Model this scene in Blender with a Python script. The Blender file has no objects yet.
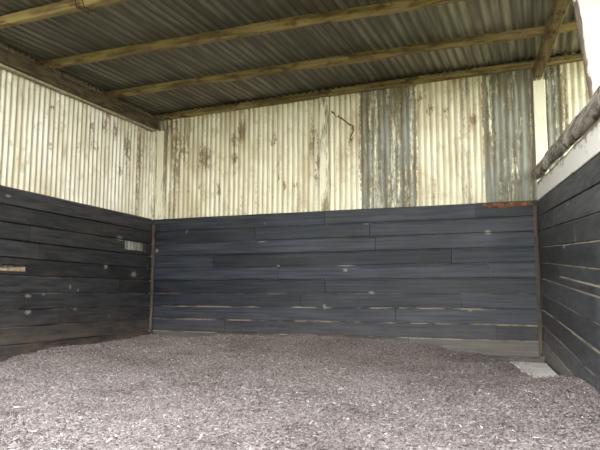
import bpy, math, random
import numpy as np
from mathutils import Matrix, Vector, noise

SC = bpy.context.scene
COL = SC.collection
random.seed(11)
RNG = np.random.default_rng(5)

# ------------------------------------------------------------------ camera
cd = bpy.data.cameras.new('camera')
cam = bpy.data.objects.new('camera', cd)
COL.objects.link(cam)
cd.sensor_width = 36.0
cd.lens = 36.0 * 619.69 / 600.0
cd.clip_start = 0.05
R_ = Vector((0.92989, 0.36783, 0.00249)); F_ = Vector((-0.36576, 0.92389, 0.11247))
U_ = R_.cross(F_)
cam.matrix_world = Matrix(((R_.x, U_.x, -F_.x, 3.9551), (R_.y, U_.y, -F_.y, -7.6709),
                           (R_.z, U_.z, -F_.z, 0.6977), (0, 0, 0, 1)))
SC.camera = cam

# ------------------------------------------------------------------ daylight
SKY_STRENGTH = 5.6
w = bpy.data.worlds.new('overcast_sky'); SC.world = w; w.use_nodes = True
nt = w.node_tree; nt.nodes.clear()
wo = nt.nodes.new('ShaderNodeOutputWorld'); bg = nt.nodes.new('ShaderNodeBackground')
tc = nt.nodes.new('ShaderNodeTexCoord'); sep = nt.nodes.new('ShaderNodeSeparateXYZ')
rp = nt.nodes.new('ShaderNodeValToRGB')
nt.links.new(tc.outputs['Generated'], sep.inputs[0]); nt.links.new(sep.outputs['Z'], rp.inputs[0])
rp.color_ramp.elements[0].position = 0.0; rp.color_ramp.elements[0].color = (1.0, 0.985, 0.95, 1)
_e = rp.color_ramp.elements.new(0.3); _e.color = (0.75, 0.765, 0.78, 1)
rp.color_ramp.elements[1].position = 0.8; rp.color_ramp.elements[1].color = (0.33, 0.40, 0.49, 1)
nt.links.new(rp.outputs[0], bg.inputs['Color']); bg.inputs['Strength'].default_value = SKY_STRENGTH
nt.links.new(bg.outputs[0], wo.inputs[0])
sd = bpy.data.lights.new('veiled_sun', 'SUN'); sd.energy = 0.3; sd.angle = math.radians(40); sd.color = (1.0, 0.96, 0.88)
sun = bpy.data.objects.new('veiled_sun', sd); COL.objects.link(sun)
sun.rotation_euler = Vector((-0.42, 0.72, -0.62)).to_track_quat('-Z', 'Y').to_euler()
SC.view_settings.view_transform = 'Standard'; SC.view_settings.look = 'None'
SC.view_settings.gamma = 1.0; SC.view_settings.use_curve_mapping = False
SC.view_settings.exposure = 0.90

# ------------------------------------------------------------------ helpers
def tag(o, label=None, cat=None, group=None, kind=None):
    if label: o['label'] = label
    if cat: o['category'] = cat
    if group: o['group'] = group
    if kind: o['kind'] = kind
    return o

class MB:
    """collects vertices (world coordinates) and faces of one mesh"""
    def __init__(s): s.v = []; s.f = []; s.a = {}
    def add(s, vs, fs, **attr):
        b = len(s.v); s.v += [tuple(p) for p in vs]
        s.f += [tuple(i + b for i in q) for q in fs]
        for k, val in attr.items():
            lst = s.a.setdefault(k, [0.0] * b)
            lst += list(val) if hasattr(val, '__len__') else [val] * len(vs)
        for k, lst in s.a.items():
            if len(lst) < len(s.v): lst += [0.0] * (len(s.v) - len(lst))
    def build(s, name, mat, parent=None, base=None, smooth=False):
        if base is None:
            base = parent.location.copy() if parent else Vector((0, 0, 0))
        base = Vector(base)
        me = bpy.data.meshes.new(name)
        me.from_pydata([(p[0]-base.x, p[1]-base.y, p[2]-base.z) for p in s.v], [], s.f)
        for k, lst in s.a.items():
            at = me.attributes.new(k, 'FLOAT', 'POINT'); at.data.foreach_set('value', lst)
        if smooth: me.polygons.foreach_set('use_smooth', [True] * len(me.polygons))
        me.materials.append(mat); me.update()
        o = bpy.data.objects.new(name, me); COL.objects.link(o)
        if parent: o.parent = parent
        else: o.location = base
        return o

def empty(name, loc=(0, 0, 0)):
    o = bpy.data.objects.new(name, None); COL.objects.link(o)
    o.location = loc; o.empty_display_size = 0.1
    return o

def nz(x, y=0.0, z=0.0): return noise.noise(Vector((x, y, z)))

def loft(mb, rings, close=True, **attr):
    n = len(rings[0]); vs = [p for r in rings for p in r]; fs = []
    for i in range(len(rings) - 1):
        for j in range(n):
            k = (j + 1) % n
            fs.append((i*n+j, i*n+k, (i+1)*n+k, (i+1)*n+j))
    if close:
        fs.append(tuple(range(n))[::-1]); fs.append(tuple(range((len(rings)-1)*n, len(rings)*n)))
    mb.add(vs, fs, **attr)

# wall frames: pos(u, z, d): u along the wall, d into the stall
def back_pos(u, z, d): return (u, -d, z)
AL = math.radians(4.536); NL = (math.cos(AL), math.sin(AL)); DL = (math.sin(AL), -math.cos(AL))
def left_pos(u, z, d): return (-1.4047 + DL[0]*u + NL[0]*d, DL[1]*u + NL[1]*d, z)
AR = math.radians(6.325); NR = (math.cos(AR), math.sin(AR)); DR = (math.sin(AR), -math.cos(AR))
def right_pos(u, z, d): return (3.8972 + DR[0]*u - NR[0]*d, DR[1]*u - NR[1]*d, z)
def right_pos_s(u, z, d):            # the partition boards dip towards the open front
    p = right_pos(u, z, d); return (p[0], p[1], p[2] + 0.0639*p[1])
def purlin_base(x, y): return 3.3294 + 0.021*x + 0.035*y

# ------------------------------------------------------------------ materials
class NT:
    def __init__(s, name):
        s.m = bpy.data.materials.new(name); s.m.use_nodes = True
        s.t = s.m.node_tree; s.b = s.t.nodes['Principled BSDF']
        s.tc = s.t.nodes.new('ShaderNodeTexCoord')
    def link(s, a, b): s.t.links.new(a, b)
    def noise(s, scale=(1, 1, 1), sc=1.0, detail=4, rough=0.55):
        mp = s.t.nodes.new('ShaderNodeMapping'); mp.inputs['Scale'].default_value = scale
        s.link(s.tc.outputs['Object'], mp.inputs['Vector'])
        n = s.t.nodes.new('ShaderNodeTexNoise'); n.inputs['Scale'].default_value = sc
        n.inputs['Detail'].default_value = detail; n.inputs['Roughness'].default_value = rough
        s.link(mp.outputs[0], n.inputs['Vector']); return n.outputs['Fac']
    def attr(s, name):
        a = s.t.nodes.new('ShaderNodeAttribute'); a.attribute_name = name; return a.outputs['Fac']
    def math(s, op, a, b=None, clamp=False):
        n = s.t.nodes.new('ShaderNodeMath'); n.operation = op; n.use_clamp = clamp
        for i, x in enumerate((a, b)):
            if x is None: continue
            if isinstance(x, (int, float)): n.inputs[i].default_value = x
            else: s.link(x, n.inputs[i])
        return n.outputs[0]
    def step(s, x, lo, hi, a=0.0, b=1.0):
        n = s.t.nodes.new('ShaderNodeMapRange'); n.interpolation_type = 'SMOOTHSTEP'
        s.link(x, n.inputs[0]); n.inputs[1].default_value = lo; n.inputs[2].default_value = hi
        n.inputs[3].default_value = a; n.inputs[4].default_value = b; return n.outputs[0]
    def mix(s, f, a, b, mode='MIX'):
        n = s.t.nodes.new('ShaderNodeMix'); n.data_type = 'RGBA'; n.blend_type = mode
        if isinstance(f, (int, float)): n.inputs[0].default_value = f
        else: s.link(f, n.inputs[0])
        for i, x in ((6, a), (7, b)):
            if isinstance(x, tuple): n.inputs[i].default_value = (*x, 1)
            else: s.link(x, n.inputs[i])
        return n.outputs[2]
    def ramp(s, x, stops):
        n = s.t.nodes.new('ShaderNodeValToRGB'); cr = n.color_ramp
        while len(cr.elements) < len(stops): cr.elements.new(0.5)
        for e, (p, c) in zip(cr.elements, stops): e.position = p; e.color = (*c, 1)
        s.link(x, n.inputs[0]); return n.outputs[0]
    def bump(s, h, strength=0.3, dist=0.01):
        n = s.t.nodes.new('ShaderNodeBump'); n.inputs['Strength'].default_value = strength
        n.inputs['Distance'].default_value = dist; s.link(h, n.inputs['Height']); s.link(n.outputs[0], s.b.inputs['Normal'])
    def out(s, col, rough=0.8, spec=0.5, metal=0.0):
        if isinstance(col, tuple): s.b.inputs['Base Color'].default_value = (*col, 1)
        else: s.link(col, s.b.inputs['Base Color'])
        if isinstance(rough, (int, float)): s.b.inputs['Roughness'].default_value = rough
        else: s.link(rough, s.b.inputs['Roughness'])
        s.b.inputs['Specular IOR Level'].default_value = spec
        s.b.inputs['Metallic'].default_value = metal
        return s.m
    def up(s):
        g = s.t.nodes.new('ShaderNodeNewGeometry'); x = s.t.nodes.new('ShaderNodeSeparateXYZ')
        s.link(g.outputs['True Normal'], x.inputs[0]); return x.outputs['Z']

def plank_material(name, along, dark, mid, dust, spots, spec=0.5, rough=0.5, seam=0.50, base=(0, 0, 0), splash=0.35, soil=0.3, soil_col=(0.075, 0.058, 0.042)):
    t = NT(name)
    sc = [0.0, 0.0, 0.0]
    grain = t.noise(tuple(1.3 if a else 30.0 for a in along), 1.0, 6, 0.62)
    blotch = t.noise(tuple(0.9 if a else 2.2 for a in along), 1.0, 4, 0.6)
    tint = t.attr('tint')
    c = t.mix(t.step(grain, 0.3, 0.7), dark, mid)
    v = t.math('ADD', t.math('MULTIPLY', tint, 0.7), t.math('MULTIPLY', blotch, 0.9))
    c = t.mix(1.0, c, t.ramp(v, [(0.3, (0.5, 0.5, 0.49)), (1.0, (1.5, 1.5, 1.53))]), 'MULTIPLY')
    # ingrained brown soiling in patches
    so = t.noise(tuple(1.1 if a else 3.5 for a in along), 1.7, 5, 0.65)
    c = t.mix(t.math('MULTIPLY', t.step(so, 0.52, 0.72), soil), c, soil_col)
    sl = t.math('MULTIPLY', t.attr('soil'), t.step(t.noise(tuple(1.5 if a else 7.0 for a in along), 1.5, 5, 0.65), 0.3, 0.65))
    c = t.mix(t.math('MULTIPLY', sl, splash), c, (0.16, 0.12, 0.09))
    # white scuffs and droppings
    sp = t.noise((6, 6, 3.2), 1.6, 3, 0.5)
    c = t.mix(t.math('MULTIPLY', t.step(sp, 0.735, 0.78), 0.55), c, (0.30, 0.27, 0.23))
    fine = t.noise((14, 14, 14), 2.2, 3, 0.6)
    for (p, r) in spots:
        p = tuple(p[i]-base[i] for i in range(3))
        mp = t.t.nodes.new('ShaderNodeMapping'); mp.vector_type = 'POINT'
        mp.inputs['Location'].default_value = tuple(-p[i]/r[i] for i in range(3))
        mp.inputs['Scale'].default_value = tuple(1.0/x for x in r)
        t.link(t.tc.outputs['Object'], mp.inputs[0])
        ln = t.t.nodes.new('ShaderNodeVectorMath'); ln.operation = 'LENGTH'; t.link(mp.outputs[0], ln.inputs[0])
        d = t.math('ADD', ln.outputs['Value'], t.math('MULTIPLY', fine, 0.9))
        c = t.mix(t.step(d, 0.6, 1.6, 0.6, 0.0), c, (0.36, 0.32, 0.27))
    # shavings dust lying on the upward edges
    dn = t.noise(tuple(2.0 if a else 6.0 for a in along), 1.5, 4, 0.6)
    c = t.mix(t.math('MULTIPLY', t.step(t.up(), 0.93, 0.99), t.step(dn, 0.34, 0.6)), c, dust)
    c = t.mix(t.math('MULTIPLY', t.attr('lodged'), t.step(dn, seam-0.08, seam+0.08)), c, dust)
    t.bump(t.math('ADD', grain, t.math('MULTIPLY', blotch, 0.5)), 0.35, 0.006)
    r = t.step(blotch, 0.3, 0.7, rough - 0.06, rough + 0.12)
    return t.out(c, r, spec)

def iron_material(name, cream, spotty=0.0, grime_shade=1.0):
    t = NT(name)
    streak = t.noise((16, 16, 1.3), 1.0, 5, 0.65)
    patch = t.noise((3.0, 3.0, 1.2), 1.4, 5, 0.6)
    fleck = t.noise((26, 26, 11), 1.3, 4, 0.7)
    bare_shadeA = t.attr('bare'); rust_shadeA = t.attr('rust')
    c = t.mix(t.step(patch, 0.35, 0.7), cream, tuple(x*k for x, k in zip(cream, (0.88, 0.86, 0.78))))
    c = t.mix(t.math('MULTIPLY', t.step(streak, 0.47, 0.72), 0.45), c, (0.50, 0.41, 0.26))
    wide = t.noise((2.6, 2.6, 0.9), 1.0, 3, 0.6)
    c = t.mix(t.math('MULTIPLY', t.step(wide, 0.45, 0.68), 0.5), c, (0.43, 0.34, 0.17))
    c = t.mix(t.math('MULTIPLY', t.step(t.noise((7, 7, 5), 1.0, 5, 0.7), 0.52, 0.68), 0.4), c, (0.36, 0.28, 0.15))
    gr = t.attr('groove')
    gv = t.math('MULTIPLY', t.step(gr, 0.55, 1.0), t.step(streak, 0.25, 0.6, 0.35*grime_shade, 0.95*grime_shade))
    c = t.mix(gv, c, (0.33, 0.30, 0.19))  # valley colour holds both dirt and the shading of the grooves
    # weathered bare zinc with algae streaks and leftover paint, plus the painted shade behind the left planks
    zinc = t.mix(t.step(streak, 0.38, 0.62), (0.085, 0.085, 0.055), (0.27, 0.28, 0.24))
    zinc = t.mix(t.math('MULTIPLY', t.step(patch, 0.44, 0.64), 0.8), zinc, (0.13, 0.10, 0.05))
    b = t.math('ADD', bare_shadeA, t.math('MULTIPLY', t.math('SUBTRACT', streak, 0.5), 1.5))
    b = t.math('SUBTRACT', b, t.math('MULTIPLY', t.math('SUBTRACT', fleck, 0.5), 0.9))
    c = t.mix(t.math('MULTIPLY', t.step(b, 0.30, 0.66), 0.93), c, zinc)
    # rust where paint has gone, plus the painted shade above the left rafter
    r = t.math('ADD', rust_shadeA, t.math('MULTIPLY', t.math('SUBTRACT', fleck, 0.5), 1.6))
    r = t.math('ADD', r, t.math('MULTIPLY', t.math('SUBTRACT', streak, 0.5), 0.9))
    rust = t.mix(t.step(fleck, 0.35, 0.65), (0.10, 0.066, 0.035), (0.24, 0.165, 0.09))
    c = t.mix(t.math('MULTIPLY', t.step(r, 0.36, 0.64), 0.85), c, rust)
    c = t.mix(t.math('MULTIPLY', t.step(fleck, 0.70, 0.76), spotty), c, (0.22, 0.15, 0.085))
    t.bump(t.math('ADD', patch, fleck), 0.15, 0.004)
    return t.out(c, 0.62, 0.35)

def roof_material():
    t = NT('weathered_roof_iron')
    streak = t.noise((14, 0.8, 14), 1.0, 5, 0.6); patch = t.noise((1.5, 0.8, 1.5), 1.6, 5, 0.6)
    tint = t.attr('tint')
    c = t.mix(t.step(streak, 0.35, 0.65), (0.15, 0.14, 0.12), (0.39, 0.37, 0.33))
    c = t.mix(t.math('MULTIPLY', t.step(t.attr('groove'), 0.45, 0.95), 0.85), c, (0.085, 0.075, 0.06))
    c = t.mix(t.math('MULTIPLY', t.step(patch, 0.5, 0.7), 0.7), c, (0.16, 0.12, 0.085))
    c = t.mix(1.0, c, t.ramp(tint, [(0.0, (0.62, 0.60, 0.58)), (1.0, (1.25, 1.22, 1.15))]), 'MULTIPLY')
    t.bump(patch, 0.2, 0.004)
    return t.out(c, 0.55, 0.4)

def timber_material(name, along, lo, hi, moss, stain, rough=0.85):
    t = NT(name)
    g = t.noise(tuple(1.2 if a else 26.0 for a in along), 1.0, 6, 0.62)
    p = t.noise(tuple(1.4 if a else 4.0 for a in along), 1.5, 5, 0.62)
    q = t.noise(tuple(3.2 if a else 9.0 for a in along), 1.9, 5, 0.65)
    c = t.mix(t.step(g, 0.32, 0.68), lo, hi)
    c = t.mix(t.math('MULTIPLY', t.step(p, 0.5, 0.66), 0.75), c, moss)
    c = t.mix(t.math('MULTIPLY', t.step(q, 0.50, 0.64), 0.9), c, stain)
    t.bump(g, 0.5, 0.008)
    return t.out(c, rough, 0.25)

def paint_material(name, white, under, lo, hi, sc=(9, 9, 3)):
    t = NT(name)
    n = t.noise(sc, 1.0, 6, 0.66); k = t.noise((30, 30, 6), 1.0, 4, 0.6)
    pe = t.math('ADD', n, t.math('MULTIPLY', t.attr('peel'), 0.45))
    base = t.mix(t.step(k, 0.35, 0.65), under, tuple(x*1.7 for x in under))
    c = t.mix(t.step(pe, lo, hi), white, base)
    c = t.mix(t.math('MULTIPLY', t.step(k, 0.55, 0.75), 0.25), c, (0.35, 0.31, 0.25))
    t.bump(t.math('ADD', n, k), 0.25, 0.004)
    return t.out(c, 0.75, 0.3)

X, Y, Z_ = (1, 0, 0), (0, 1, 0), (0, 0, 1)
def wsp(pos, lst, back):
    out = []
    for (u, z, ru, rz) in lst:
        out.append((pos(u, z, 0.0), (ru, 0.08, rz) if back else (0.08, ru, rz)))
    return out
SPB = [(-1.34, 1.34, 0.035, 0.037), (1.55, 1.02, 0.04, 0.026), (1.89, 0.73, 0.052, 0.025), (1.26, 0.55, 0.028, 0.039), (3.33, 1.45, 0.046, 0.036),
       (0.6, 1.09, 0.029, 0.02), (3.87, 0.48, 0.032, 0.023), (-0.63, 0.54, 0.032, 0.014), (3.1, 0.52, 0.035, 0.012), (-0.85, 1.61, 0.017, 0.044), (0.36, 1.425, 0.085, 0.014),
       (1.83, 1.615, 0.05, 0.012), (1.55, 1.08, 0.16, 0.012)]
SPL = [(2.53, 0.51, 0.06, 0.034), (1.74, 0.53, 0.045, 0.028), (1.15, 1.06, 0.05, 0.045), (0.49, 0.98, 0.09, 0.045), (1.85, 0.79, 0.027, 0.035), (2.54, 0.68, 0.061, 0.021),
       (1.7, 0.75, 0.019, 0.03), (0.86, 1.45, 0.09, 0.04), (2.9, 1.71, 0.05, 0.02), (2.3, 0.7, 0.03, 0.02)]
M_back = plank_material('black_creosoted_planks', X, (0.008, 0.0095, 0.012), (0.032, 0.037, 0.047), (0.24, 0.19, 0.14), wsp(back_pos, SPB, True), 0.28, 0.5, base=(1.25, 0, 0), splash=0.35, soil=0.3)
M_left = plank_material('dark_stained_planks', Y, (0.011, 0.011, 0.012), (0.035, 0.035, 0.036), (0.26, 0.20, 0.15), wsp(left_pos, SPL, False), 0.28, 0.55, base=(-1.35, -1.5, 0), splash=0.75, soil=0.5)
M_right = plank_material('smoke_dark_planks', Y, (0.018, 0.019, 0.021), (0.050, 0.052, 0.056), (0.36, 0.31, 0.24), [(right_pos(1.9, 1.12, 0), (0.08, 0.09, 0.02)), (right_pos(2.2, 1.45, 0), (0.08, 0.03, 0.025))], 0.28, 0.55, base=(4.1, -2, 0), splash=0.4, soil=0.35, seam=0.40)
M_foot = plank_material('grey_bare_planks', X, (0.065, 0.059, 0.053), (0.115, 0.104, 0.093), (0.30, 0.26, 0.21), [], 0.3, 0.7, splash=0.2, soil=0.2)
M_footr = plank_material('grey_bare_planks_partition', Y, (0.06, 0.055, 0.049), (0.105, 0.095, 0.085), (0.30, 0.26, 0.21), [], 0.3, 0.7, splash=0.2, soil=0.2)
M_iron = iron_material('cream_painted_iron', (0.87, 0.835, 0.665), 0.0, 0.7)
M_iron_l = iron_material('cream_painted_iron_clean', (0.87, 0.855, 0.75), 0.0, 1.0)
M_roof = roof_material()
M_purlin = timber_material('mossy_purlin_timber', X, (0.12, 0.085, 0.04), (0.40, 0.29, 0.15), (0.37, 0.30, 0.12), (0.10, 0.06, 0.032))
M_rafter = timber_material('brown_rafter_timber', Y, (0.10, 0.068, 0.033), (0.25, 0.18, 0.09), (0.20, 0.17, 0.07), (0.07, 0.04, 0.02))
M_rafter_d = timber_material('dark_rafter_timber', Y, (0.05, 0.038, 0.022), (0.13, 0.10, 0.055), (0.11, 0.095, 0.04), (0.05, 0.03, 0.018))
M_rail = timber_material('grey_weathered_log', Y, (0.10, 0.085, 0.070), (0.38, 0.345, 0.30), (0.66, 0.63, 0.57), (0.055, 0.038, 0.026), 0.8)
M_corner = timber_material('rusty_brown_corner_timber', Z_, (0.055, 0.045, 0.038), (0.12, 0.095, 0.075), (0.10, 0.065, 0.048), (0.04, 0.03, 0.025))
M_white = paint_material('flaking_white_paint', (0.68, 0.67, 0.64), (0.13, 0.10, 0.085), 0.56, 0.66)
M_board = paint_material('worn_whitewash', (0.68, 0.665, 0.63), (0.13, 0.10, 0.08), 0.52, 0.74, (5, 5, 9))
M_cpost = paint_material('cream_post_paint', (0.80, 0.77, 0.60), (0.16, 0.14, 0.075), 0.54, 0.72, (12, 12, 2.2))

def simple(name, lo, hi, sc, rough=0.9):
    t = NT(name); n = t.noise((1, 1, 1), sc, 5, 0.65); t.bump(n, 0.4, 0.01)
    return t.out(t.mix(t.step(n, 0.35, 0.65), lo, hi), rough, 0.25)
M_soil = simple('chip_litter_bed', (0.14, 0.11, 0.095), (0.40, 0.34, 0.31), 38)
M_grass = simple('short_grass_ground', (0.06, 0.072, 0.012), (0.15, 0.15, 0.03), 9)
M_slab = simple('pale_floor_patch', (0.74, 0.67, 0.61), (0.90, 0.84, 0.78), 9)
M_split = simple('pale_split_wood', (0.24, 0.155, 0.10), (0.48, 0.36, 0.26), 30)
M_red = simple('rotten_orange_wood', (0.045, 0.03, 0.022), (0.30, 0.125, 0.06), 17)
M_streak = simple('dark_brown_crust', (0.09, 0.065, 0.035), (0.20, 0.145, 0.08), 30)
M_strip = simple('cream_edge_strip', (0.30, 0.25, 0.16), (0.50, 0.45, 0.32), 12)
M_wire = simple('rusted_wire', (0.04, 0.025, 0.015), (0.10, 0.06, 0.04), 60, 0.6)
def chip_material():
    t = NT('wood_chips'); v = t.attr('tint'); n = t.noise((60, 60, 60), 1.0, 3, 0.6)
    c = t.ramp(v, [(0.0, (0.055, 0.042, 0.035)), (0.3, (0.18, 0.148, 0.132)), (0.6, (0.325, 0.278, 0.258)), (0.9, (0.47, 0.42, 0.39)), (1.0, (0.85, 0.80, 0.75))])
    c = t.mix(t.step(n, 0.3, 0.7, 0.0, 0.25), c, (0.16, 0.12, 0.10))
    return t.out(c, 0.85, 0.3)
M_chip = chip_material()

# ------------------------------------------------------------------ floor and ground
PTS = np.array([(-1.4, -.02, .12), (-1.34, -.78, .10), (-1.28, -1.62, .085), (-1.23, -2.15, .10), (-1.2, -2.6, .06), (-1.18, -2.95, .02), (-1.1, -4.0, .0),
                (-.9, -.03, .10), (.2, -.03, .15), (1.2, -.03, .16), (2.0, -.03, .14), (2.5, -.03, .12), (3.0, -.03, .03), (3.5, -.05, -.06), (3.94, -.05, -.07),
                (3.6, -.6, -.03), (4.0, -1.0, -.06), (3.95, -1.75, -.035), (3.75, -1.2, -.03), (3.6, -1.75, -.025), (4.12, -2.05, .03), (4.2, -2.83, .085), (4.25, -3.2, .06), (4.4, -4.4, .02), (4.9, -1.5, .0), (4.9, -4, .0),
                (.5, -1.5, .04), (2, -1.5, .02), (3.1, -1.2, -.02), (.5, -3, .0), (2, -3, .0), (3.3, -2.8, .01), (1, -4.5, 0), (2.6, -4.8, 0), (4, -5, 0), (0, -6, 0), (3, -6.3, 0)])
def hfield(x, y):
    x = np.asarray(x, float); y = np.asarray(y, float)
    d2 = (x[..., None]-PTS[:, 0])**2 + (y[..., None]-PTS[:, 1])**2 + 0.004
    wgt = d2**-1.6
    h = (wgt*PTS[:, 2]).sum(-1)/wgt.sum(-1)
    h += 0.010*np.sin(3.1*x+1.3*y)*np.sin(2.3*y-0.7*x) + 0.006*np.sin(9.1*x+2)*np.sin(7.7*y+.4*x)
    return h
x0, x1, y0, y1 = -1.55, 5.7, 0.06, -6.6
nx, ny = 180, 170
gx, gy = np.meshgrid(np.linspace(x0, x1, nx), np.linspace(y0, y1, ny))
gz = hfield(gx, gy) + RNG.normal(0, 0.0035, gx.shape)
edge = np.clip((-5.9 - gy)/0.7, 0, 1); gz -= 0.16*edge
mb = MB()
mb.add(np.stack([gx.ravel(), gy.ravel(), gz.ravel()], 1).tolist(),
       [(j*nx+i, (j+1)*nx+i, (j+1)*nx+i+1, j*nx+i+1) for j in range(ny-1) for i in range(nx-1)])
floor = mb.build('floor', M_soil, smooth=True); tag(floor, 'bed of grey brown wood chip litter covering the stall floor', kind='structure')

mb = MB(); g = 24
vs = []; fs = []
for j in range(g+1):
    for i in range(g+1):
        X_, Y_ = -30 + 65*i/g, -45 + 75*j/g
        vs.append((X_, Y_, -0.13 + 0.02*nz(X_*.4, Y_*.4, 2)))
for j in range(g):
    for i in range(g):
        a = j*(g+1)+i; fs.append((a, a+1, a+g+2, a+g+1))
mb.add(vs, fs)
tag(mb.build('ground', M_grass, smooth=True), 'short grass ground outside the open shed', kind='structure')

# ------------------------------------------------------------------ plank walls
def plank(mb, pos, u0, u1, za, zb, t=0.03, seed=0.0, dd=0.0, wob=0.004, cham=(0.004, 0.010), tint=0.5, seg=0.22, lip=0.018, soil_top=0.5, lodge=0.9):
    n = max(2, int((u1-u0)/seg)+1); rings = []
    for i in range(n+1):
        u = u0 + (u1-u0)*i/n
        a = za + wob*nz(u*1.3, seed*7.1, 1.0); b = zb + wob*nz(u*1.3, seed*7.1, 5.0)
        d = dd + 0.004*nz(u*0.8, seed*3.3, 9.0)
        prof = [(-t, a), (d-cham[0], a), (d, a+cham[0]), (d, b-cham[1]*0.6), (d-cham[1], b), (-0.82*t, b), (-0.82*t, b+lip), (-t, b+lip)]
        rings.append([pos(u, z, q) for q, z in prof])
    lg = max(0.0, min(1.0, (lodge-zb)/0.25))
    loft(mb, rings, True, tint=tint, lodged=[lg if q in (4, 5, 6) else 0.0 for r_ in rings for q in range(8)], soil=[max(0.0, min(1.0, (soil_top-(za if q in (0, 1, 2) else zb))/0.42)) for r_ in rings for q in range(8)])

BH = 0.18
def rows(mb, pos, u0, u1, row_list, joints, gap=0.005, rnd=None, dd0=0.0, skip=None, th=0.03, lodge=0.9):
    for k in row_list:
        cuts = [u0] + sorted(j for j in joints.get(k, []) if u0 < j < u1) + [u1]
        for i in range(len(cuts)-1):
            a, b = cuts[i]+(0.003 if i else 0), cuts[i+1]-0.003
            z1 = (10-k)*BH - gap*0.5; z0 = (9-k)*BH + gap*0.5
            if skip and skip(mb, k, a, b, z0, z1): continue
            plank(mb, pos, a, b, z0, z1, t=th, lodge=lodge, seed=k*3+i*1.7, dd=dd0+rnd.uniform(-0.008, 0.0), tint=rnd.random(), wob=0.005)

# ---- back wall
rb = random.Random(3)
wall_back = empty('wall_back', (1.25, 0, 0)); tag(wall_back, 'back wall of black planks below peeling cream corrugated iron', kind='structure')
mb = MB()
rows(mb, back_pos, -1.44, 5.8, range(0, 9), {0: [1.26, 3.2, 4.4], 1: [0.25, 1.88, 4.3], 2: [1.95, 4.5], 3: [-0.4, 2.9, 4.6], 4: [3.32, 0.6], 5: [1.27, 4.2], 6: [0.92, 3.0, 5], 7: [2.2, 4.9], 8: [-0.2, 3.4]}, 0.018, rb, lodge=0.78)
mb.build('planking', M_back, wall_back)
mb = MB(); plank(mb, back_pos, -1.44, 2.35, -0.10, 0.176, seed=4.2, dd=-0.006, tint=0.3); plank(mb, back_pos, 2.36, 5.8, -0.004, 0.174, seed=4.9, dd=-0.006, tint=0.6)
plank(mb, back_pos, 2.36, 5.8, -0.16, -0.012, seed=5.9, dd=-0.012, tint=0.4)
tag(mb.build('foot_board', M_foot, wall_back), 'bare grey foot board half buried in chips')
mb = MB(); rings = []
for i in range(15):
    u = 3.28 + 0.58*i/14
    zb_ = 1.735 + 0.012*nz(u*9, 3, 1) + 0.02*(abs(i-7)/7)**2; zt = 1.800 + 0.006*nz(u*12, 7, 2)
    d = 0.006 + 0.004*nz(u*14, 1, 1)
    rings.append([back_pos(u, z, q) for q, z in ((-0.014, zb_), (d, zb_+0.005), (d+0.004, (zb_+zt)/2), (d-0.004, zt), (-0.02, zt+0.002))])
loft(mb, rings)
tag(mb.build('splintered_edge', M_red, wall_back), 'rotted orange brown splintered edge on the top plank')

def sheet(pos, u0, u1, z0f, z1f, doff, pitch, amp, mat, parent, name='iron_sheet', rust_shadef=None, bare_shadef=None, nl=30, tint=0.5, phase=0.0, per=8):
    mb = MB(); n = max(2, int(round((u1-u0)/pitch*per))); vs = []; rust = []; bare = []; groove = []
    for side in (0, 1):
        for j in range(nl+1):
            for i in range(n+1):
                u = u0 + (u1-u0)*i/n
                z = z0f(u) + (z1f(u)-z0f(u))*j/nl
                d = doff + amp*math.cos(2*math.pi*(u/pitch+phase)) + 0.003*nz(u*1.2, z*1.5, 3.3) - 0.0014*side
                vs.append(pos(u, z, d)); groove.append(0.5-0.5*math.cos(2*math.pi*(u/pitch+phase)))
                rust.append(rust_shadef(u, z) if rust_shadef else 0.0); bare.append(bare_shadef(u, z) if bare_shadef else 0.0)
    N = (nl+1)*(n+1); fs = []
    for j in range(nl):
        for i in range(n):
            a = j*(n+1)+i; q = (a, a+1, a+n+2, a+n+1)
            fs.append(q); fs.append(tuple(N+k for k in q[::-1]))
    ring = [i for i in range(n+1)] + [j*(n+1)+n for j in range(1, nl+1)] + [nl*(n+1)+i for i in range(n-1, -1, -1)] + [j*(n+1) for j in range(nl-1, 0, -1)]
    for a, b in zip(ring, ring[1:]+ring[:1]): fs.append((b, a, N+a, N+b))
    mb.add(vs, fs, rust=rust, bare=bare, groove=groove, tint=tint)  # rust and bare also carry the painted shade on the left iron
    return mb.build(name, mat, parent, smooth=True)

BK = [(-1.26, 3.15, 0.123, 0.34), (-0.94, 2.86, 0.068, 0.272), (-0.6, 2.68, 0.099, 0.163), (-1.33, 2.65, 0.088, 0.536), (-1.09, 2.83, 0.069, 0.457), (-0.36, 2.18, 0.048, 0.116), (-0.13, 2.89, 0.064, 0.088), (-0.0, 3.02, 0.063, 0.146), (0.5, 2.83, 0.045, 0.071), (0.58, 2.48, 0.03, 0.056), (0.58, 2.31, 0.03, 0.056), (0.67, 2.19, 0.03, 0.055), (0.84, 2.18, 0.029, 0.055), (1.1, 2.78, 0.057, 0.208), (1.16, 2.47, 0.043, 0.096), (1.13, 2.27, 0.036, 0.095), (-0.63, 2.24, 0.05, 0.088), (-0.11, 2.63, 0.048, 0.087), (1.76, 2.72, 0.041, 0.812), (2.48, 2.65, 0.038, 0.783), (2.67, 3.05, 0.05, 0.078), (2.86, 3.0, 0.037, 0.051), (2.57, 3.22, 0.051, 0.079), (3.2, 2.85, 0.036, 0.05), (3.32, 2.7, 0.035, 0.627), (3.85, 2.65, 0.044, 0.857), (1.62, 2.73, 0.041, 0.108), (4.22, 2.97, 0.043, 0.482), (-1.35, 2.09, 0.105, 0.12)]
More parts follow.
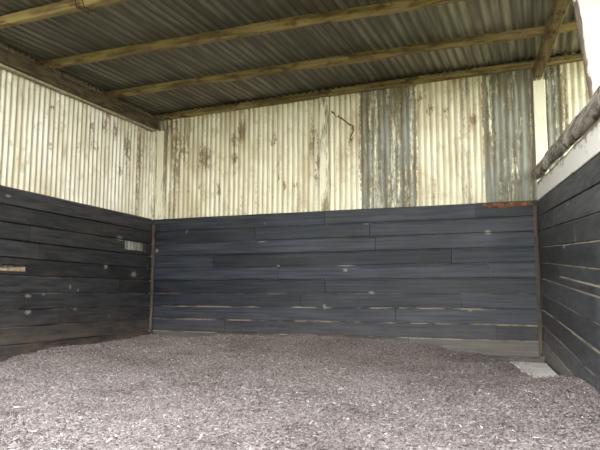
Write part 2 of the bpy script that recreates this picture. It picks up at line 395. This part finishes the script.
LF = [(2.44, 2.57, 0.056, 0.068), (2.21, 2.85, 0.052, 0.047), (2.23, 2.39, 0.051, 0.046), (1.7, 2.47, 0.049, 0.062), (1.38, 2.59, 0.085, 0.103), (0.95, 2.91, 0.07, 0.164), (0.82, 2.39, 0.06, 0.137), (0.36, 2.19, 0.07, 0.36), (0.65, 2.71, 0.08, 0.282), (1.48, 2.83, 0.062, 0.064), (1.18, 2.91, 0.067, 0.106), (0.34, 2.78, 0.09, 0.438), (1.15, 3.07, 0.068, 0.08)]
def blobs(lst, gain):
    def f(u, z):
        m = 0.0
        for a, b, ra, rb_ in lst:
            q = ((u-a)/ra)**2 + ((z-b)/rb_)**2
            if q < 2.6: m = max(m, gain*max(0.0, 1-q/2.6)**0.6)
        return m
    return f
rk = blobs([(a, b, c_*(0.6 if d_ > 0.6 else 1), d_) for a, b, c_, d_ in BK], 0.58)
def rust_back(u, z):
    low = 0.34*max(0, 1-abs(z-1.93)/0.09) if u < 2.9 else 0.0
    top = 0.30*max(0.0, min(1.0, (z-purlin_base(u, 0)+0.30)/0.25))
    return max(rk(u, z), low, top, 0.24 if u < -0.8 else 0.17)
def bare_back(u, z):
    v = 0.02
    if u < -0.98: v = max(v, 0.50 - 0.25*max(0, (u+1.35)/0.37))
    if 1.76 < u < 2.48: v = 0.62 + 0.1*math.sin(u*25)
    if 2.48 <= u < 3.3: v = 0.20 + (0.14 if 3.0 < u < 3.15 else 0)
    if 3.32 < u < 3.95: v = 0.70
    if 4.03 < u < 4.2: v = 0.72
    if 4.24 < u: v = 0.05
    return v
back_edges = [-1.52, -0.55, 0.33, 1.26, 1.745, 2.47, 3.30, 3.96, 4.225, 5.0, 5.8]
back_lbl = [None, None, None, None, 'weathered grey green iron with streaks of old cream paint', 'cream painted sheet speckled with rust', 'dark weathered grey green sheet beside the partition', None, None, None]
sh = []
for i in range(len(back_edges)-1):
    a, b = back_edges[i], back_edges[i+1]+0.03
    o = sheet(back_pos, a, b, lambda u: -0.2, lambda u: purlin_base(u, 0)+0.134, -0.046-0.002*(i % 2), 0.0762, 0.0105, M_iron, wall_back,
              rust_shadef=rust_back, bare_shadef=bare_back, nl=58, phase=0.1*i)
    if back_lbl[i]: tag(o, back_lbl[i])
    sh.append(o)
# crust line running down the iron beside the middle post
mb = MB(); path = [(1.36, 3.16), (1.42, 3.09), (1.49, 3.055), (1.57, 2.985), (1.66, 2.92), (1.655, 2.85), (1.62, 2.78), (1.60, 2.68)]
rings = []
for i in range(len(path)*4-3):
    k, f = divmod(i, 4); f /= 4
    a = path[k]; b = path[min(k+1, len(path)-1)]
    u = a[0]*(1-f)+b[0]*f + 0.03*nz(i*.9, 2, 2); z = a[1]*(1-f)+b[1]*f + 0.03*nz(i*.9, 8, 2)
    r = max(0.003, 0.010 + 0.014*nz(i*1.9, 4, 1))
    t_ = math.atan2(b[1]-a[1], b[0]-a[0])
    rings.append([back_pos(u - math.sin(t_)*r*math.cos(q), z + math.cos(t_)*r*math.cos(q), -0.038 + 0.008*math.sin(q)) for q in [j*math.pi/3 for j in range(6)]])
loft(mb, rings)
sr = mb.build('crust_streak', M_streak, wall_back); tag(sr, 'dark brown crust line branching down the cream iron')

# ---- left wall
rl = random.Random(8)
wall_left = empty('wall_left', (-1.35, -1.5, 0)); tag(wall_left, 'left wall of dark planks below cream corrugated iron', kind='structure')
def left_skip(mb, k, a, b, z0, z1):
    if k == 2 and a < 0.5 < b:                              # a slot is left open near the corner
        plank(mb, left_pos, a, 0.2, z0, z1, t=0.055, seed=2.2, dd=-0.003, tint=0.5)
        plank(mb, left_pos, 0.2, 0.74, z0, z0+0.035, t=0.055, seed=2.6, dd=-0.004, tint=0.4)
        plank(mb, left_pos, 0.745, b, z0, z1, t=0.055, seed=2.9, dd=-0.002, tint=0.6)
        return True
    if k == 4 and a < 2.8 < b:                              # the plank that has split
        plank(mb, left_pos, a, b, z0, z0+0.036, t=0.055, seed=4.1, dd=-0.004, tint=0.3)
        plank(mb, left_pos, a, b, z0+0.098, z1, t=0.055, seed=4.5, dd=-0.004, tint=0.5)
        return True
    return False
mb = MB()
rows(mb, left_pos, 0.0, 4.8, range(0, 10), {0: [3.4], 1: [2.2], 2: [2.57], 3: [2.4], 4: [2.57], 5: [0.83, 3.6], 6: [2.58], 7: [2.01], 8: [1.4], 9: [2.6]}, 0.009, rl, skip=left_skip, th=0.055, lodge=1.05)
mb.build('planking', M_left, wall_left)
mb = MB(); rings = []
for i in range(9):
    u = 2.585 + 0.6*i/8; zt = 0.958 + 0.03*max(0, 1-i/2.5) + 0.02*nz(u*5, 2, 2); zb_ = 0.934
    rings.append([left_pos(u, z, q) for q, z in ((-0.05, zb_), (-0.02, zb_), (-0.022+0.004*nz(u*9, 1, 1), zt), (-0.05, zt+0.012))])
loft(mb, rings)
tag(mb.build('splinter', M_split, wall_left), 'pale bare wood where a plank has split')
rlf = blobs([(a, b, c_*0.75, d_*0.75) for a, b, c_, d_ in LF], 0.6)
le = [-0.04, 0.72, 1.48, 2.24, 3.0, 3.76, 4.8]
for i in range(len(le)-1):
    sheet(left_pos, le[i], le[i+1]+0.03, lambda u: -0.2, lambda u: purlin_base(*left_pos(u, 0, 0)[:2])+0.118, -0.074-0.002*(i % 2), 0.085, 0.0115, M_iron_l, wall_left,  # strip above the rafter painted dark as shade, using the rust values
          rust_shadef=lambda u, z: 1.5 if z > purlin_base(*left_pos(u, 0, 0)[:2])-0.05 else max(rlf(u, z), 0.28 if 0.2 < u < 0.5 else 0.08 if u < 1.3 else 0.02), bare_shadef=lambda u, z: 0.85 if z < 1.6 else 0.30 if u < 0.5 else 0.0, nl=58)  # iron behind the planks darkened to stand for shade in the open slot
mb = MB(); rings = []
for i in range(13):
    u = 0.05 + 4.7*i/12; zc = purlin_base(*left_pos(u, 0, 0)[:2]) - 0.157
    rings.append([left_pos(u, zc+q, d) for d, q in ((-0.055, -0.014), (0.012, -0.014), (0.012, 0.006), (-0.055, 0.006))])
loft(mb, rings)
tag(mb.build('edge_strip', M_strip, wall_left), 'thin pale strip along the top of the iron')

# ---- partition on the right
rr = random.Random(21)
wall_right = empty('wall_right', (4.1, -2, 0)); tag(wall_right, 'low right hand partition of dark grey planks', kind='structure')
def right_skip(mb, k, a, b, z0, z1):
    if k == 4 and a > 1.3:
        m = (z0+z1)/2 - 0.02
        plank(mb, right_pos_s, a, b, m+0.003, z1, lodge=1.5, seed=6.2, dd=-0.012, tint=0.5); plank(mb, right_pos_s, a, b, z0, m-0.003, lodge=1.5, seed=6.7, dd=0.0, tint=0.4)
        return True
    return False
mb = MB()
rows(mb, right_pos_s, 0.01, 4.9, range(0, 9), {0: [], 1: [1.23, 4.0], 2: [2.48], 3: [3.3], 4: [1.48], 5: [2.36], 6: [], 7: [2.09], 8: [3.1]}, 0.008, rr, skip=right_skip, lodge=1.5)
mb.build('planking', M_right, wall_right)
mb = MB(); plank(mb, right_pos_s, 0.01, 2.2, 0.004, 0.173, seed=4.7, dd=-0.004, tint=0.6); plank(mb, right_pos_s, 2.21, 4.9, 0.004, 0.173, seed=7.7, dd=-0.004, tint=0.4)
plank(mb, right_pos_s, 0.01, 4.9, -0.17, -0.004, seed=8.7, dd=-0.002, tint=0.5)
tag(mb.build('foot_board', M_footr, wall_right), 'bare grey brown foot boards of the partition')

# ------------------------------------------------------------------ roof
ceiling = empty('ceiling', (2, -2.2, 3.4)); tag(ceiling, 'underside of the rusty grey corrugated iron roof', kind='structure')
PH = 0.10
rs = random.Random(4)
def roof_pos(u, v, d): return (u, -v, purlin_base(u, -v) + PH + 0.016 + d)
xs = -1.62; i = 0
while xs < 5.5:
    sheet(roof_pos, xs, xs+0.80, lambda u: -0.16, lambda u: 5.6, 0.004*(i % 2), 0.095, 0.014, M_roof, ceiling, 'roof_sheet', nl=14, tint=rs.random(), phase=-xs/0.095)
    xs += 0.76; i += 1

def beam(mb, p0, p1, w_, h, up=Vector((0, 0, 1)), wob=0.008, seed=0, n=26, rnd=0.008, sag=0.0):
    p0 = Vector(p0); p1 = Vector(p1); t = (p1-p0).normalized(); s_ = t.cross(up).normalized(); v = s_.cross(t)
    rings = []
    for i in range(n+1):
        f = i/n; c = p0.lerp(p1, f); c = c - v*sag*4*f*(1-f)
        ring = []
        for (a, b) in ((-.5, 0), (-.5, 1), (.5, 1), (.5, 0)):
            for (ca, cb) in (((rnd, 0), (0, rnd)) if (a < 0) == (b == 0) else ((0, rnd), (rnd, 0))):
                q = c + s_*(a*w_ - math.copysign(ca, a)) + v*(b*h + (cb if b == 0 else -cb))
                q += v*wob*nz(f*9+seed, a*3, b*2+seed) + s_*wob*nz(f*9+seed, a*3+9, b*2)
                ring.append(q)
        rings.append(ring)
    loft(mb, rings)

TX0, TX1 = -1.44, 5.55
def purlin(yl, yr, wth, h, label, seed):
    xl = -1.4047 - 0.0793*yl - 0.03; mb = MB(); a = (xl, yl, purlin_base(xl, yl)+0.002); b = (TX1, yr, purlin_base(TX1, yr)+0.002)
    beam(mb, a, b, wth, h, seed=seed, n=40, wob=0.014)
    o = mb.build('purlin', M_purlin, base=a)
    return tag(o, label, 'purlin', 'purlins carrying the roof sheets')
purlin(-1.26, -0.98, 0.075, PH-0.012, 'long mossy brown roof purlin, first out from the back wall plate', 1)
purlin(-2.47, -2.12, 0.075, PH-0.012, 'long mossy brown roof purlin, second out from the back wall', 2)
pf = purlin(-3.53, -3.45, 0.085, PH-0.012, 'thick mossy purlin at the top left, farthest from the back wall, with wire on it', 3)
mb = MB(); a = (TX0, 0.012, purlin_base(TX0, 0)+0.002); b = (TX1, 0.012, purlin_base(TX1, 0)+0.002)
beam(mb, a, b, 0.075, PH-0.012, seed=7, n=40, wob=0.012)
tag(mb.build('wall_plate', M_purlin, base=a), 'brown timber wall plate running along the top of the back wall iron', 'beam')
# wire tied round the front purlin
mb = MB()
for k in range(2):
    rings = []; xk = 0.215 + 0.05*k; pts = []
    zc = purlin_base(xk, -3.51)
    prof = [(-3.562, zc-0.010), (-3.448, zc-0.012), (-3.446, zc+0.094), (-3.560, zc+0.096)]
    for i in range(24):
        f = i/24*4; e = int(f); g_ = f-e; p, q = prof[e], prof[(e+1) % 4]
        pts.append(Vector((xk + 0.03*math.sin(i*math.pi/12+k), p[0]*(1-g_)+q[0]*g_, p[1]*(1-g_)+q[1]*g_)))
    for i in range(25):
        c = pts[i % 24]; t = (pts[(i+1) % 24]-pts[(i-1) % 24]).normalized(); s_ = t.cross(Vector((1, 0, 0))).normalized(); v = Vector((1, 0, 0))
        rings.append([c + s_*0.005*math.cos(q*1.0472) + v*0.005*math.sin(q*1.0472) for q in range(6)])
    loft(mb, rings, False)
tag(mb.build('wire_tie', M_wire, base=(0.24, -3.5, 3.2)), 'rusty wire looped round the top left purlin', 'wire')

# rafters under the purlins
mb = MB()
a = Vector(left_pos(0.06, 0, 0.016)); b = Vector(left_pos(5.5, 0, 0.016))
a.z = purlin_base(a.x, a.y)-0.150; b.z = purlin_base(b.x, b.y)-0.150
beam(mb, a, b, 0.085, 0.146, seed=11, n=30, wob=0.005)
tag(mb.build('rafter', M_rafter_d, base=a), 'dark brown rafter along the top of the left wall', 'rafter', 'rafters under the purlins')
mb = MB()
a = Vector(right_pos(0.06, 0, -0.055)); b = Vector(right_pos(5.5, 0, -0.055))
a.z = purlin_base(a.x, a.y)-0.154; b.z = purlin_base(b.x, b.y)-0.154
beam(mb, a, b, 0.10, 0.138, seed=15, n=30, wob=0.006)
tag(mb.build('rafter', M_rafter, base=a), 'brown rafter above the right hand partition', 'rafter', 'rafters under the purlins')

# ------------------------------------------------------------------ posts
def post(name, x0, x1, ya, yb, z0, z1, mat, label, cat='post', seed=0, shift=0.0, peel=None, c=0.006):
    mb = MB(); rings = []; n = 22; pl = []
    for i in range(n+1):
        f = i/n; z = z0+(z1-z0)*f; s = shift*f; r = []
        for k, (x, y) in enumerate(((x0+c, ya), (x1-c, ya), (x1, ya+c), (x1, yb-c), (x1-c, yb), (x0+c, yb), (x0, yb-c), (x0, ya+c))):
            r.append((x + s + 0.004*nz(z*1.7+seed, k//2*3, 1), y + 0.002*nz(z*1.7+seed, k//2*3, 7), z)); pl.append(peel(f, k) if peel else 0.0)
        rings.append(r)
    loft(mb, rings, True, peel=pl)
    return tag(mb.build(name, mat, base=((x0+x1)/2, (ya+yb)/2, z0)), label, cat)
post('wall_post', 1.205, 1.325, -0.028, 0.029, 1.803, purlin_base(1.26, 0)-0.008, M_cpost, 'narrow cream stained post halfway along the back wall iron', seed=2, peel=lambda f, k: 0.25 if k in (1, 2, 3) or f < .25 else 0.1)
post('wall_post', 3.90, 4.035, -0.010, 0.029, 1.803, purlin_base(3.97, 0)-0.172, M_cpost, 'pale cream post on the back wall just behind the partition rail', seed=5, peel=lambda f, k: -0.3)
post('corner_post', -1.395, -1.285, 0.0, 0.026, 1.803, purlin_base(-1.35, 0)-0.16, M_cpost, 'cream timber strip in the left back corner between the iron walls', seed=8, peel=lambda f, k: -0.15 if f > .5 else .1)
post('corner_batten', -1.402, -1.365, -0.052, -0.012, 0.145, 1.72, M_corner, 'reddish brown batten in the left back corner of the planks', 'batten', seed=3)
post('corner_batten', 3.848, 3.890, -0.036, -0.012, 0.02, 1.74, M_corner, 'dark brown batten in the right back corner where partition meets planks', 'batten', seed=6)

# white painted post outside the partition, leaning
def peelw(f, k): return (0.6 if f < 0.94 else 0.0) if k in (6, 7) else (-0.02 if k == 0 else -0.4)
post('roof_post', 4.56, 4.80, -2.68, -2.56, -0.12, 3.17, M_white, 'leaning white painted post with flaking paint beyond the partition', seed=9, shift=-0.345, peel=peelw, c=0.035)

# ------------------------------------------------------------------ rail and white board on the partition
def rail_z(u):
    y = right_pos(u, 0, 0)[1]; return 2.125 + 0.0715*y + 0.006*y*0 + 0.018*nz(u*1.1, 3, 3)
mb = MB(); rings = []; n = 60
for i in range(n+1):
    u = 0.03 + 4.85*i/n; zc = rail_z(u); r = 0.078*(1 + 0.10*nz(u*1.6, 1, 4))
    ring = []
    for k in range(16):
        q = 2*math.pi*k/16
        rr_ = r*(1 + 0.10*nz(u*2.5, math.cos(q)*1.5, math.sin(q)*1.5+6))
        ring.append(right_pos(u, zc + rr_*math.sin(q), -0.008 + 0.62*rr_*math.cos(q)))
    rings.append(ring)
loft(mb, rings)
tag(mb.build('top_rail', M_rail, base=right_pos(2.4, 1.95, 0), smooth=True), 'rough grey weathered log rail along the top of the right partition', 'rail')

mb = MB(); rings = []; pl = []; n = 50
for i in range(n+1):
    u = 0.05 + 4.83*i/n; y = right_pos(u, 0, 0)[1]
    zb_ = 1.803 + 0.0639*y + 0.004*nz(u*2, 1, 1)
    zt = 2.024 + 0.076*y + 0.012*nz(u*2.4, 5, 1) + 0.012*max(0, -y-1.6)
    prof = [(-0.028, zb_), (-0.004, zb_), (0.0, zb_+0.006), (0.001, zb_+0.09), (0.0, zt-0.035), (-0.004, zt-0.006), (-0.012, zt), (-0.028, zt)]
    rings.append([right_pos(u, z, d) for d, z in prof])
    pl += [0.1, 0.0, -0.1, -0.25, 0.15 + 0.3*max(0, 1-u/1.0), 0.8, 0.9, 0.9]
loft(mb, rings, True, peel=pl)
tag(mb.build('rail_board', M_board, base=right_pos(2.4, 1.65, 0)), 'whitewashed board under the log rail on the right partition', 'board')

# ------------------------------------------------------------------ flat pale slab standing in for a bright floor patch
mb = MB()
def prism(mb, poly, z0, z1):
    n = len(poly)
    mb.add([(x, y, z0) for x, y in poly]+[(x, y, z1) for x, y in poly], [tuple(range(n))[::-1], tuple(range(n, 2*n))]+[(i, (i+1) % n, n+(i+1) % n, n+i) for i in range(n)])
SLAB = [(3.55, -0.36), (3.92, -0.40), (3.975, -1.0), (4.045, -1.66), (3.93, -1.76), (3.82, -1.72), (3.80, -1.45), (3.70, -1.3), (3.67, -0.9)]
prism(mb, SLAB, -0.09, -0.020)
tag(mb.build('pale_patch', M_slab, base=(3.85, -1.1, -0.09)), 'pale flat slab standing in for a bright floor patch in the right back corner', 'slab')

# ------------------------------------------------------------------ loose wood chips
def inside(poly, x, y):
    r = np.zeros(x.shape, bool); n = len(poly)
    for i in range(n):
        (xa, ya), (xb, yb) = poly[i], poly[(i+1) % n]
        c = ((ya > y) != (yb > y)) & (x < (xb-xa)*(y-ya)/(yb-ya+1e-12)+xa)
        r ^= c
    return r
N = 190000
cx = RNG.uniform(-1.38, 4.75, N); cy = RNG.uniform(-6.25, -0.02, N)
lx = -1.4047 - 0.0793*cy + 0.02; rx = 3.8972 - 0.1108*cy
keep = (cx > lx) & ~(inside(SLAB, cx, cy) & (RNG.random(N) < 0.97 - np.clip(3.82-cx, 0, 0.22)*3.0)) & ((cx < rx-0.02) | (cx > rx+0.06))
# what the camera cannot reach far past the open front is thinned out
cx, cy = cx[keep], cy[keep]; N = len(cx)
L = RNG.lognormal(math.log(0.0135), 0.45, N).clip(0.008, 0.075); W = L*RNG.uniform(0.18, 0.5, N); W = W.clip(0.004, 0.016); T = RNG.uniform(0.0015, 0.004, N)
yaw = RNG.uniform(0, 2*np.pi, N); tilt = RNG.normal(0, 0.35, N); roll = RNG.normal(0, 0.4, N)
z = hfield(cx, cy) + np.abs(RNG.normal(0.003, 0.007, N)) - 0.16*np.clip((-5.9-cy)/0.7, 0, 1)
tx = np.stack([np.cos(yaw)*np.cos(tilt), np.sin(yaw)*np.cos(tilt), np.sin(tilt)], 1)
sx0 = np.stack([-np.sin(yaw), np.cos(yaw), 0*yaw], 1); nx0 = np.cross(tx, sx0)
sxv = sx0*np.cos(roll)[:, None] + nx0*np.sin(roll)[:, None]; nxv = np.cross(tx, sxv)
P = np.stack([cx, cy, z+0.002], 1)
verts = []
for a in (-0.5, 0.5):
    taper = RNG.uniform(0.35, 1.0, N)
    for b, c in ((-.5, -.5), (.5, -.5), (.5, .5), (-.5, .5)):
        verts.append(P + tx*(a*L)[:, None] + sxv*(b*W*taper)[:, None] + nxv*(c*T)[:, None])
V = np.stack(verts, 1).reshape(-1, 3)
q = np.array([(3, 2, 1, 0), (4, 5, 6, 7), (0, 1, 5, 4), (1, 2, 6, 5), (2, 3, 7, 6), (3, 0, 4, 7)])
Fc = (np.arange(N)[:, None, None]*8 + q[None]).reshape(-1, 4)
me = bpy.data.meshes.new('wood_chips')
me.vertices.add(len(V)); me.vertices.foreach_set('co', V.ravel())
me.loops.add(Fc.size); me.loops.foreach_set('vertex_index', Fc.ravel().astype(np.int32))
me.polygons.add(len(Fc)); me.polygons.foreach_set('loop_start', np.arange(0, Fc.size, 4, dtype=np.int32))
def damp(x, y):
    r = np.zeros_like(x)
    for _ in range(150):
        a, b, q = RNG.uniform(-1.3, 4.3), RNG.uniform(-6, -0.3), RNG.uniform(0.05, 0.22)
        r = np.maximum(r, RNG.uniform(0.08, 0.24)*np.exp(-((x-a)**2+((y-b)*1.0)**2)/(2*q*q)))
    return r
tn = np.clip(RNG.normal(0.52, 0.21, N) - 0.02*np.clip((cy+1.3)/1.0, 0, 1) + 0.05*np.sin(cx*2.1+cy)*np.sin(cy*1.7) - damp(cx, cy), 0, 0.93); tn[RNG.random(N) < 0.004] = 1.0
at = me.attributes.new('tint', 'FLOAT', 'POINT'); at.data.foreach_set('value', np.repeat(tn, 8).astype(np.float32))
me.materials.append(M_chip); me.update(calc_edges=True); me.validate()
ch = bpy.data.objects.new('wood_chips', me); COL.objects.link(ch)
tag(ch, 'loose grey brown wood chips strewn over the stall floor', 'wood chips', kind='stuff')
